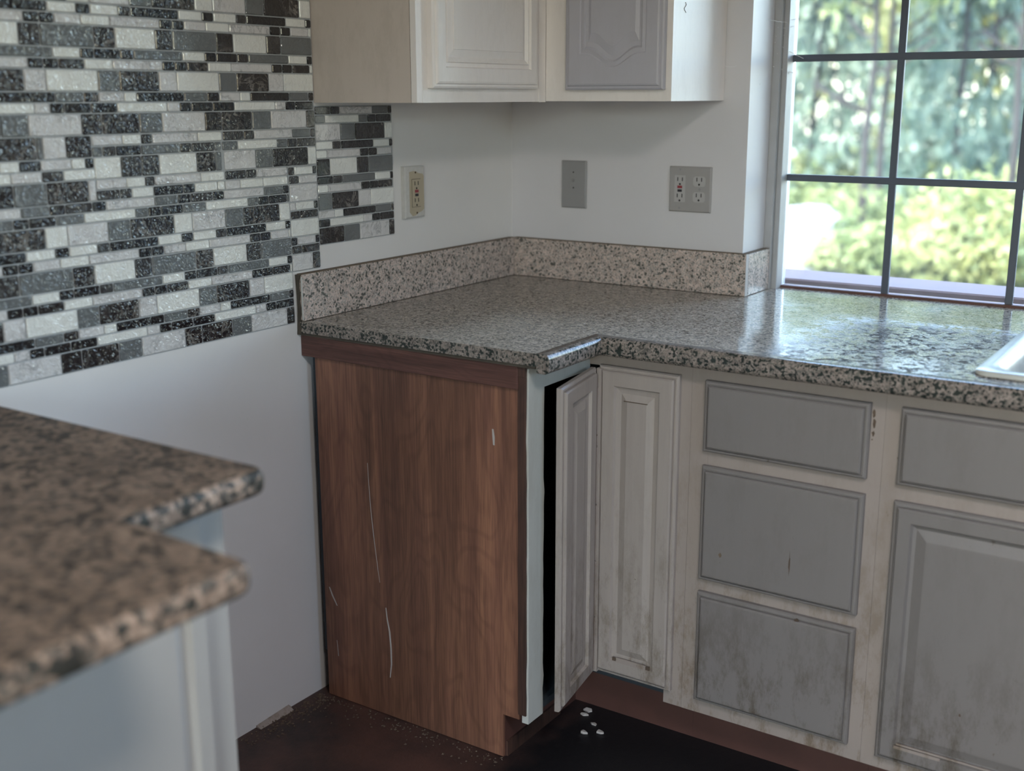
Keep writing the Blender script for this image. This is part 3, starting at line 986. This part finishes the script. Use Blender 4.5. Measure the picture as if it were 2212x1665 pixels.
def tile(par, y0, y1, z0, z1, c, x=.0018):
    g = .0013
    y0 += g; y1 -= g; z0 += g; z1 -= g
    j = rt_.uniform(-.0002, .0002)
    h = .0024+rt_.uniform(0, .0004)
    r = .0018
    def ring(i, xx, cr):
        a0, a1, b0, b1 = y0+i, y1-i, z0+i, z1-i
        return [(xx, a0+cr, b0), (xx, a1-cr, b0), (xx, a1, b0+cr), (xx, a1, b1-cr), (xx, a1-cr, b1), (xx, a0+cr, b1), (xx, a0, b1-cr), (xx, a0, b0+cr)]
    v = ring(0, x-.0008, r)+ring(0, x+h*.45+j, r)+ring(.0012, x+h+j, r*.8)
    f = []
    for a in range(2):
        for k in range(8): f.append((a*8+k, a*8+(k+1) % 8, a*8+8+(k+1) % 8, a*8+8+k))
    f.append(tuple(range(16, 24)))
    new_mesh('tile', v, f, 't'+c, par, False)
def sheet(label, ya, yb, rows, backs):
    t = thing('tile_sheet', label, 'tile sheet', (0, (ya+yb)/2, rows[0][0]), 0, 'stick-on mosaic tile sheets on the side wall')
    b = B()
    for a, c, d, e in backs: b.box(.0003, .0018, a, c, d, e)
    b.go('backing', 'grout', t)
    for za, zb_, tl in rows:
        for a, c, k in tl: tile(t, a, c, za, zb_, k)
def zrows(z0, idx, sc_=1.0):
    out, z = [], z0
    for i in idx:
        out.append((i, z, z+KIND[i % 12]*sc_)); z += KIND[i % 12]*sc_
    return out
YL = -2.05
# lower run
rows = [(za, zb_, row_tiles(i, -1.4324, YL, -.8755)) for i, za, zb_ in zrows(.913, range(12))]
sheet('lowest long mosaic tile run of black, white and grey above the bare white wall', YL, -.8755, rows, [(YL, -.8750, .9125, 1.2178)])
# middle run
def cu(l): return [(a, b_, c) for (a, c), (b_, _) in zip(l[:-1], l[1:])]
M1 = [(1.2178, 1.2575, [(-1.5702, 'B'), (-1.5378, 'G'), (-1.4725, 'V'), (-1.3866, 'M'), (-1.3700, 'x')]),
 (1.2575, 1.2771, [(-1.5722, 'W'), (-1.5400, 'M'), (-1.4795, 'D'), (-1.4358, 'W'), (-1.3685, 'x')]),
 (1.2771, 1.2967, [(-1.5604, 'W'), (-1.5217, 'B'), (-1.4795, 'M'), (-1.4178, 'W'), (-1.3885, 'B'), (-1.3700, 'x')]),
 (1.2967, 1.3364, [(-1.5610, 'V'), (-1.4849, 'G'), (-1.4726, 'M'), (-1.4260, 'V'), (-1.3720, 'x')])]
M2 = [(1.2178, 1.2374, [(-1.3700, 'D'), (-1.3180, 'D'), (-1.2910, 'W'), (-1.2398, 'B'), (-1.1671, 'B'), (-1.1379, 'W'), (-1.0787, 'W'), (-1.0584, 'x')]),
 (1.2374, 1.2569, [(-1.3685, 'M'), (-1.3018, 'W'), (-1.2584, 'D'), (-1.2352, 'M'), (-1.1207, 'W'), (-1.0582, 'x')]),
 (1.2569, 1.2967, [(-1.3700, 'W'), (-1.3109, 'D'), (-1.2638, 'D'), (-1.2216, 'W'), (-1.1289, 'V'), (-1.0792, 'G'), (-1.0625, 'x')]),
 (1.2967, 1.3162, [(-1.3720, 'G'), (-1.3494, 'D'), (-1.3194, 'B'), (-1.2623, 'G'), (-1.1682, 'D'), (-1.1388, 'D'), (-1.0802, 'G'), (-1.0621, 'x')]),
 (1.3162, 1.3360, [(-1.3711, 'M'), (-1.3040, 'W'), (-1.2604, 'D'), (-1.2341, 'M'), (-1.1223, 'W'), (-1.0595, 'x')])]
M3 = [(1.2178, 1.2374, [(-1.0584, 'M'), (-1.0163, 'W'), (-.9515, 'W'), (-.8780, 'x')]),
 (1.2374, 1.2569, [(-1.0558, 'D'), (-.9979, 'D'), (-.9692, 'M'), (-.8780, 'x')]),
 (1.2569, 1.2967, [(-1.0564, 'M'), (-.9692, 'G'), (-.9188, 'V'), (-.8122, 'W'), (-.7858, 'x')]),
 (1.2967, 1.3162, [(-1.0600, 'G'), (-1.0171, 'W'), (-.9049, 'G'), (-.8739, 'D'), (-.8440, 'D'), (-.7862, 'x')]),
 (1.3162, 1.3360, [(-1.0565, 'D'), (-.9988, 'D'), (-.9698, 'M'), (-.8575, 'G'), (-.8008, 'D'), (-.7862, 'x')])]
rows = [(a, c, cu(l)) for a, c, l in M1+M2+M3]
for za, zb_, off, i in ((1.2178, 1.2575, .02, 9), (1.2575, 1.2771, .05, 2), (1.2771, 1.2967, 0, 7), (1.2967, 1.3364, .03, 6)):
    rows.append((za, zb_, row_tiles(i, -1.5702-.29+off, YL, -1.5700)))
sheet('patched middle mosaic tile strip with uneven pieced-in tiles', YL, -.786, rows, [(YL, -.8765, 1.2180, 1.3362), (-.8765, -.7860, 1.2562, 1.3362)])
# upper run
rows = [(za, zb_, row_tiles(i, -1.3455, YL, -.7862)) for i, za, zb_ in zrows(1.3364, range(12))]
sheet('upper long mosaic tile run ending at the shade-tinted upper cabinet side', YL, -.7862, rows, [(YL, -.7860, 1.3364, 1.6412)])
# narrow filler column
NR = [(1.0265, 1.0649, [(-.8750, 'M'), (-.8098, 'V'), (-.7850, 'x')]), (1.0649, 1.0838, [(-.8741, 'D'), (-.8429, 'V'), (-.7860, 'x')]),
 (1.0838, 1.1027, [(-.8750, 'B'), (-.8564, 'M'), (-.7983, 'V'), (-.7855, 'x')]), (1.1027, 1.1411, [(-.8742, 'W'), (-.7855, 'x')]),
 (1.1411, 1.1600, [(-.8733, 'D'), (-.8440, 'V'), (-.7870, 'x')]), (1.1600, 1.1789, [(-.8750, 'M'), (-.8567, 'W'), (-.7991, 'B'), (-.7862, 'x')]),
 (1.1789, 1.2173, [(-.8737, 'M'), (-.7861, 'x')]), (1.2173, 1.2362, [(-.8737, 'D'), (-.8437, 'M'), (-.7865, 'x')]),
 (1.2362, 1.2551, [(-.8750, 'D'), (-.8569, 'W'), (-.7991, 'D'), (-.7862, 'x')])]
sheet('narrow mosaic tile filler column just above the open end of the backsplash', -.875, -.786, [(a, c, cu(l)) for a, c, l in NR], [(-.8748, -.7858, 1.0262, 1.2555)])
# sheet under the upper cabinet
rows = [(za, zb_, row_tiles(i, -.7850, -.7850, -.5200)) for i, za, zb_ in zrows(1.0768, range(12), 1.0035)]
sheet('small square mosaic tile sheet under the upper cabinet beside the ivory outlet', -.785, -.52, rows, [(-.7852, -.5196, 1.0764, 1.3835)])

# ================================================================== near cabinet and counter on the left
nc = thing('near_countertop', 'blurred brown speckled countertop in the foreground with a stepped rounded edge', 'countertop', (.4, -2.4, ZC))
pts = [(.001, -1.668)]
def arc(cx, cy, r, a0, a1, n=6):
    return [(cx+r*cos(radians(a0+(a1-a0)*k/n)), cy+r*sin(radians(a0+(a1-a0)*k/n))) for k in range(n+1)]
pts += arc(.699, -1.690, .022, 90, 0)
pts += [(.722, -1.905)]
pts += arc(.926, -1.940, .025, 84, 0)
pts += [(.957, -3.10), (.001, -3.10)]
n = len(pts)
def inset(pts, d):
    out = []
    for i in range(len(pts)):
        p0, p, p1 = Vector(pts[i-1]), Vector(pts[i]), Vector(pts[(i+1) % len(pts)])
        a, c = (p-p0).normalized(), (p1-p).normalized()
        n0, n1 = Vector((a.y, -a.x)), Vector((c.y, -c.x))
        mdir = (n0+n1)/(1+n0.dot(n1))
        out.append((p.x+mdir.x*d, p.y+mdir.y*d))
    return out
R_ = .013
v, f = [], []
lv = []
for k in range(5): a = pi/2*k/4; lv.append((R_*(1-sin(a)), -R_+R_*cos(a)))
lv = [(R_*(1-sin(pi/2*k/4)), -R_+R_*cos(pi/2*k/4)) for k in range(5)]
lv += [(R_*(1-cos(pi/2*k/4)), -.038+R_-R_*sin(pi/2*k/4)) for k in range(5)]
for ins, dz in lv: v += [(x, y, ZC+dz) for x, y in inset(pts, ins)]
for a in range(len(lv)-1):
    for k in range(n): f.append((a*n+k, a*n+(k+1) % n, (a+1)*n+(k+1) % n, (a+1)*n+k))
side = len(f)
f += [tuple(range(n)), tuple(range(len(lv)*n-1, (len(lv)-1)*n-1, -1))]
g = B(); g.add(v, f)
o = g.go('slab', ['gran_near_nose', 'gran_near'], nc)
for pg in o.data.polygons:
    if abs(pg.normal.z) > .97: pg.material_index = 1
    else: pg.use_smooth = True

nb = thing('near_base_cabinet', 'blurred white base cabinet with a moulded door under the foreground countertop', 'cabinet', (.3, -2.3, 0))
fx = .622
B().bbox(.002, .603, -1.690, -1.672, .0, ZC-.039, .002).go('side_panel', 'white_fg', nb)
def nbx(nm, a, c, z0, z1): B().box(.603, fx, a, c, z0, z1).go(nm, 'white_fg', nb)
nbx('stile', -1.735, -1.671, .10, ZC-.039); nbx('stile', -2.33, -2.25, .10, ZC-.039); nbx('stile', -3.08, -3.0, .10, ZC-.039)
for a, c in ((-2.25, -1.735), (-3.0, -2.33)): nbx('rail', a, c, .10, .14); nbx('rail', a, c, .83, ZC-.039)
NRg = [(0, 0), (0, .012), (.004, .019), (.028, .019), (.032, .011), (.036, .010), (.058, .0185), (.060, .0185)]
door('door', 'white_fg', nb, fx+.0006, -2.270, .125, .544, .718, NRg, 'left')
door('door', 'white_fg', nb, fx+.0006, -3.02, .125, .70, .718, NRg, 'left')
b = B(); b.box(.002, .603, -3.08, -3.062, 0, ZC-.039).box(.53, .545, -3.06, -1.69, 0, .10).box(.02, .603, -3.06, -1.69, .10, .115)
b.go('carcass', 'white_fg', nb)

# ================================================================== small litter
rl = random.Random(21)
def flake(x, y, r, label, grp='paint chips on the dark floor', mat='chip', nm='paint_chip', cat='paint chip'):
    k = rl.randint(5, 7)
    a0 = rl.random()*6
    pts = [(x+r*cos(a0+2*pi*i/k)*rl.uniform(.5, 1.25), y+r*.6*sin(a0+2*pi*i/k)*rl.uniform(.6, 1.2)) for i in range(k)]
    v = [(px, py, .0006) for px, py in pts]+[(px, py, .0030+rl.uniform(0, .003)) for px, py in pts]
    f = [tuple(range(k-1, -1, -1)), tuple(range(k, 2*k))]+[(i, (i+1) % k, k+(i+1) % k, k+i) for i in range(k)]
    g = B(); g.add(v, f)
    tag(g.go(nm, mat), label, cat, grp)
flake(.5980, -.5740, .013, 'long white paint chip lying closest to the toe kick corner')
flake(.5980, -.5960, .009, 'faint white paint chip second from the toe kick corner')
flake(.6400, -.6220, .0085, 'bright small paint chip in the middle of the floor chips')
flake(.6370, -.6660, .0095, 'roundish pale chip at the near left of the floor chips')
flake(.6680, -.6450, .010, 'dull thin paint chip at the right of the floor chips')
# swept debris along the side wall: nobody could count it
b = B()
for i in range(420):
    q = rl.random()
    y = -.86-.26*q**1.3
    x = .012+abs(rl.gauss(0, .03))
    if i % 3 == 0: x, y = rl.uniform(.04, .55), LC-.004-abs(rl.gauss(0, .03))
    r = rl.uniform(.0012, .0048)
    h = rl.uniform(.001, .004)
    a = rl.random()*3
    c, s_ = cos(a)*r, sin(a)*r
    v = [(x-c, y-s_, .0003), (x+s_*.6, y-c*.6, .0003), (x+c, y+s_, .0003), (x-s_*.6, y+c*.6, .0003), (x+rl.uniform(-.4, .4)*r, y+rl.uniform(-.4, .4)*r, h)]
    b.add(v, [(0, 3, 2, 1), (0, 1, 4), (1, 2, 4), (2, 3, 4), (3, 0, 4)])
o = tag(b.go('floor_debris', 'crumb'), 'brown crumbs and grit swept along the wall and cabinet foot', 'debris')
o['kind'] = 'stuff'
# white crumbs on the counter
for (x, y), lb in (((.555, -.545), 'tiny white crumb on the counter, farther from the rounded corner'), ((.602, -.628), 'tiny white crumb on the counter, closer to the rounded corner')):
    v = [(x-.003, y-.001, ZC+.0002), (x+.002, y-.0016, ZC+.0002), (x+.003, y+.001, ZC+.0002), (x-.002, y+.0013, ZC+.0002), (x, y, ZC+.0022)]
    g = B(); g.add(v, [(0, 3, 2, 1), (0, 1, 4), (1, 2, 4), (2, 3, 4), (3, 0, 4)])
    tag(g.go('crumb', 'chip'), lb, 'crumb')

# cobweb in the window reveal
b = B()
def thread(p, q, sag, r=.00055, n=8):
    p, q = Vector(p), Vector(q)
    pts = []
    for i in range(n+1):
        s_ = i/n
        a = p.lerp(q, s_)
        a.z -= sag*4*s_*(1-s_)
        a.z += rl.uniform(-.0008, .0008)
        pts.append(a)
    b.tube(pts, r, 4)
thread((WX0+.001, .100, 1.583), (WX0+.026, .1475, 1.578), .001, .0008)
thread((WX0+.026, .1475, 1.578), (WX0+.048, .182, 1.585), -.004, .0008)
thread((WX0+.010, .1335, 1.566), (WX0+.040, .165, 1.570), .003)
thread((WX0+.004, .1335, 1.530), (WX0+.022, .148, 1.518), -.004)
thread((WX0+.022, .148, 1.518), (WX0+.062, .183, 1.492), .001)
thread((WX0+.003, .1335, 1.4735), (WX0+.020, .147, 1.467), .001, .0011)
thread((WX0+.020, .147, 1.467), (WX0+.042, .17, 1.458), .0015, .0013)
thread((WX0+.022, .148, 1.463), (WX0+.036, .16, 1.455), -.003, .0008)
thread((WX0+.002, .09, 1.584), (.640, -.001, 1.580), .004, .0004)
thread((.655, -.0012, 1.472), (.625, -.0012, 1.472), .001, .0004)
thread((WX0+.006, .1335, 1.545), (WX0+.034, .158, 1.546), -.002, .0004)
thread((WX0+.012, .1335, 1.505), (WX0+.020, .146, 1.500), .006, .0004)
o = tag(b.go('cobweb', 'web'), 'thin white cobweb threads strung across the corner of the window frame', 'cobweb')
o['kind'] = 'stuff'

# unseen body added to go with the overhead fill light
t = thing('overhead_fill_body', 'round body of an added overhead fill lamp above the kitchen floor', 'lamp', (2.2, -2.3, RH))
B().cyl((2.2, -2.3, RH-.0005), (2.2, -2.3, RH-.045), .29, 32).go('base', 'plate_white', t)

# unseen glazed door, added behind the camera for frontal fill
fd = thing('fill_door', '', '', (2.0, RY, 0))
del fd['label']; del fd['category']
fd['kind'] = 'structure'
b = B()
b.box(1.50, 1.55, RY-.09, RY-.03, .002, 2.098).box(2.45, 2.50, RY-.09, RY-.03, .002, 2.098).box(1.55, 2.45, RY-.09, RY-.03, 2.04, 2.098).box(1.55, 2.45, RY-.09, RY-.03, .002, .12)
b.go('frame', 'win_frame', fd)
B().box(1.55, 2.45, RY-.063, RY-.059, .12, 2.04).go('pane', 'glass', fd)
struct(B().box(-.3, 3.6, RY-2.2, RY-.13, 2.36, 2.44).go('added_shade_roof', 'ceiling'))  # unseen roof added to cut sky light entering by the door

# ================================================================== yard beyond the window
GZ = -1.3
struct(B().box(-45, 45, .6, 70, GZ-.2, GZ).go('ground', 'ground'))
struct(B().box(-20, 24, -45, RY-.5, -.6, -.4).go('ground_back', 'ground'))
def leaf_mesh(name, n, seed, mat, kind):
    r = random.Random(seed)
    v, f = [], []
    cl = []
    for i in range(34):
        if kind == 'round':
            u = Vector((r.gauss(0, 1), r.gauss(0, 1), r.gauss(0, 1))).normalized()*r.uniform(.25, 1)
            cl.append((Vector((u.x*1.0, u.y*1.0, u.z*.95)), r.uniform(.22, .42)))
        elif kind == 'tall':
            z = r.uniform(-1, 1)
            q = (1-(z+1)/2)**.7*.8+.12
            a = r.random()*2*pi
            cl.append((Vector((cos(a)*q*r.random()**.4, sin(a)*q*r.random()**.4, z)), .12+.22*q))
        else:
            a = r.random()*2*pi
            q = r.random()**.5
            cl.append((Vector((cos(a)*q, sin(a)*q, r.uniform(-.9, .5)*(1.1-q))), r.uniform(.2, .36)))
    for i in range(n):
        c, s_ = cl[i % len(cl)]
        p = c+Vector((r.gauss(0, .5), r.gauss(0, .5), r.gauss(0, .5)))*s_
        nrm = Vector((r.gauss(0, 1), r.gauss(0, 1), r.gauss(.6, 1))).normalized()
        a = nrm.orthogonal().normalized()
        a.rotate(Matrix.Rotation(r.random()*6, 3, nrm))
        b_ = nrm.cross(a)
        L_ = r.uniform(.045, .085)
        k = len(v)
        v += [p-a*L_, p+b_*L_*.45, p+a*L_, p-b_*L_*.45]
        f.append((k, k+1, k+2, k+3))
    me = bpy.data.meshes.new(name)
    me.from_pydata(v, [], f)
    me.materials.append(M[mat])
    return me
LM = {}
for i, (mt, kd) in enumerate((('leaf_y', 'round'), ('leaf_t', 'tall'), ('leaf_g', 'round'), ('leaf_t', 'round'), ('leaf_y', 'bush'), ('leaf_g', 'bush'))):
    LM[i] = leaf_mesh('foliage_%d' % i, 3600 if kd != 'bush' else 2200, 40+i, mt, kd)
ry = random.Random(9)
def tree(x, y, h, w_, var, label, grp='trees beyond the window', base=.25, lean=0):
    t = thing('tree', label, 'tree', (x, y, GZ), 0, grp)
    g = B()
    pts = [(x+lean*k/6+ry.uniform(-.04, .04), y+ry.uniform(-.04, .04), GZ+h*.92*k/6) for k in range(7)]
    r0 = .032+.006*h
    n = 8
    for i, p in enumerate(pts):
        rr = r0*(1-.7*i/6)
        g.v += [(p[0]+cos(2*pi*k/n)*rr, p[1]+sin(2*pi*k/n)*rr, p[2]) for k in range(n)]
    for i in range(6):
        for k in range(n): g.f.append((i*n+k, i*n+(k+1) % n, (i+1)*n+(k+1) % n, (i+1)*n+k))
    for _ in range(7):
        s_ = ry.uniform(.35, .85)
        a = ry.random()*6.28
        px, pz = x+lean*s_, GZ+h*.92*s_
        L_ = w_*ry.uniform(.4, .8)
        g.tube([(px, y, pz), (px+cos(a)*L_*.5, y+sin(a)*L_*.5, pz+.15*L_), (px+cos(a)*L_, y+sin(a)*L_, pz+.5*L_)], .02+.002*h, 4)
    g.go('trunk', 'bark', t)
    o = bpy.data.objects.new('foliage', LM[var])
    COL.objects.link(o)
    o.parent = t
    zb_ = h*base
    o.location = (lean*.6, 0, (zb_+h)/2)
    o.scale = (w_, w_, (h-zb_)/2)
    o.rotation_euler = (0, 0, ry.random()*6)
def bush(x, y, r, h, var, label, grp='bushes beyond the window'):
    o = bpy.data.objects.new('bush', LM[var])
    COL.objects.link(o)
    o.location = (x, y, GZ+h*.45)
    o.scale = (r, r, h*.75)
    o.rotation_euler = (0, 0, ry.random()*6)
    tag(o, label, 'bush', grp)
def xa(px, y):
    o = (px-1106)/2547.85
    return 1.8474+(y+2.7563)*(-.557+o*.8303)/(.8303+o*.557)
TL = [(1745, 20, 6.6, 1.5, 1, .10, 'blue-green tree nearest the window frame edge'),
 (1860, 15, 6.4, 1.1, 2, .55, 'tree with a dark slim trunk crossing the first pane column'),
 (1893, 17, 6.8, 1.0, 0, .60, 'thinner bare-stemmed tree just beside the dark slim trunk'),
 (1800, 27, 8.6, 2.3, 3, .15, 'broad hazy tree behind the two slim trunks'),
 (1935, 24, 7.4, 1.5, 0, .25, 'pale yellow-green tree behind the first upright bar'),
 (2050, 19, 6.8, 1.4, 1, .12, 'blue-green conifer-like tree in the middle of the view'),
 (2112, 21, 7.2, 1.6, 1, .12, 'second blue-green tree beside the middle one'),
 (2168, 15.5, 6.5, 1.0, 2, .58, 'tree with a long dark trunk near the second upright bar'),
 (2010, 31, 9.2, 2.4, 2, .15, 'far green tree between the upright bars'),
 (2215, 25, 8.2, 2.1, 0, .2, 'bright yellow-green tree at the picture edge'),
 (1700, 33, 9.4, 2.5, 0, .2, 'far pale tree behind the window frame edge'),
 (2255, 30, 9.2, 2.5, 3, .2, 'far hazy tree past the picture edge'),
 (1600, 26, 7.6, 2.0, 1, .15, 'blue-green tree hidden by the window reveal'),
 (1540, 34, 9.2, 2.5, 2, .2, 'green tree far beyond the window reveal'),
 (2360, 24, 8.0, 2.2, 2, .2, 'green tree past the second upright bar'),
 (2440, 33, 10, 2.8, 1, .2, 'far blue-green tree past the picture edge')]
for px, y, h, w_, vr_, bs, lb in TL: tree(xa(px, y), y, h*1.06, w_, vr_, lb, base=bs)
for x, y, h, w_, vr_, lb in [(3.5, 24, 6.8, 2, 0, 'yellow-green tree of the yard far past the picture edge'), (16, 30, 7.6, 2.3, 2, 'lone green tree at the far side of the yard'), (-16, 25, 8, 2.4, 2, 'green tree far behind the tiled wall side'), (-24, 31, 9, 2.8, 1, 'blue-green tree farthest behind the tiled wall side')]:
    tree(x, y, h, w_, vr_, lb, 'trees outside the pictured sector')
BL = [(1690, 18, 1.5, 1.5, 5, 'green bush by the window frame edge'), (1775, 21, 1.7, 1.7, 4, 'pale bush behind the white mound'), (1850, 15.5, 1.2, 1.2, 5, 'green bush at the foot of the slim trunks'),
 (1930, 16, 1.3, 1.5, 5, 'green bush behind the first upright bar'), (2010, 15, 1.3, 1.6, 5, 'green bush left of the pane middle'), (2085, 16, 1.4, 1.9, 5, 'taller green bush in the pane middle'),
 (2140, 14.5, 1.2, 1.7, 4, 'bright yellow-green bush before the long dark trunk'), (2205, 16, 1.5, 2.0, 4, 'yellow-green bush at the picture edge'), (2280, 15, 1.5, 1.8, 5, 'green bush past the picture edge'),
 (1880, 21, 1.8, 2.2, 5, 'large green bush behind the slim trunks'), (1980, 22, 1.8, 2.4, 4, 'large pale bush between the bars'), (2170, 21, 1.9, 2.6, 5, 'large green bush behind the long dark trunk')]
for px, y, r, h, vr_, lb in BL: bush(xa(px, y), y, r, h, vr_, lb)
# pale rounded shape standing for an unidentified white patch in the yard
x, y = xa(1742, 15.5), 15.5
v, f = [], []
for i in range(7):
    a = pi/2*i/6
    for k in range(18):
        q = 2*pi*k/18
        r = 1.0*cos(a)**.7*(1+.10*sin(3*q+1)) + .001
        v.append((x+r*cos(q)*.75, y+r*sin(q), GZ+.95*sin(a)*(1+.08*sin(2*q))))
for i in range(6):
    for k in range(18): f.append((i*18+k, i*18+(k+1) % 18, (i+1)*18+(k+1) % 18, (i+1)*18+k))
g = B(); g.add(v, f)
tag(g.go('pale_mound', 'mound', None, True), 'whitish rounded mound in the yard low behind the first window pane', 'mound')

for o in list(bpy.data.objects):
    if '_loc' in o: del o['_loc']
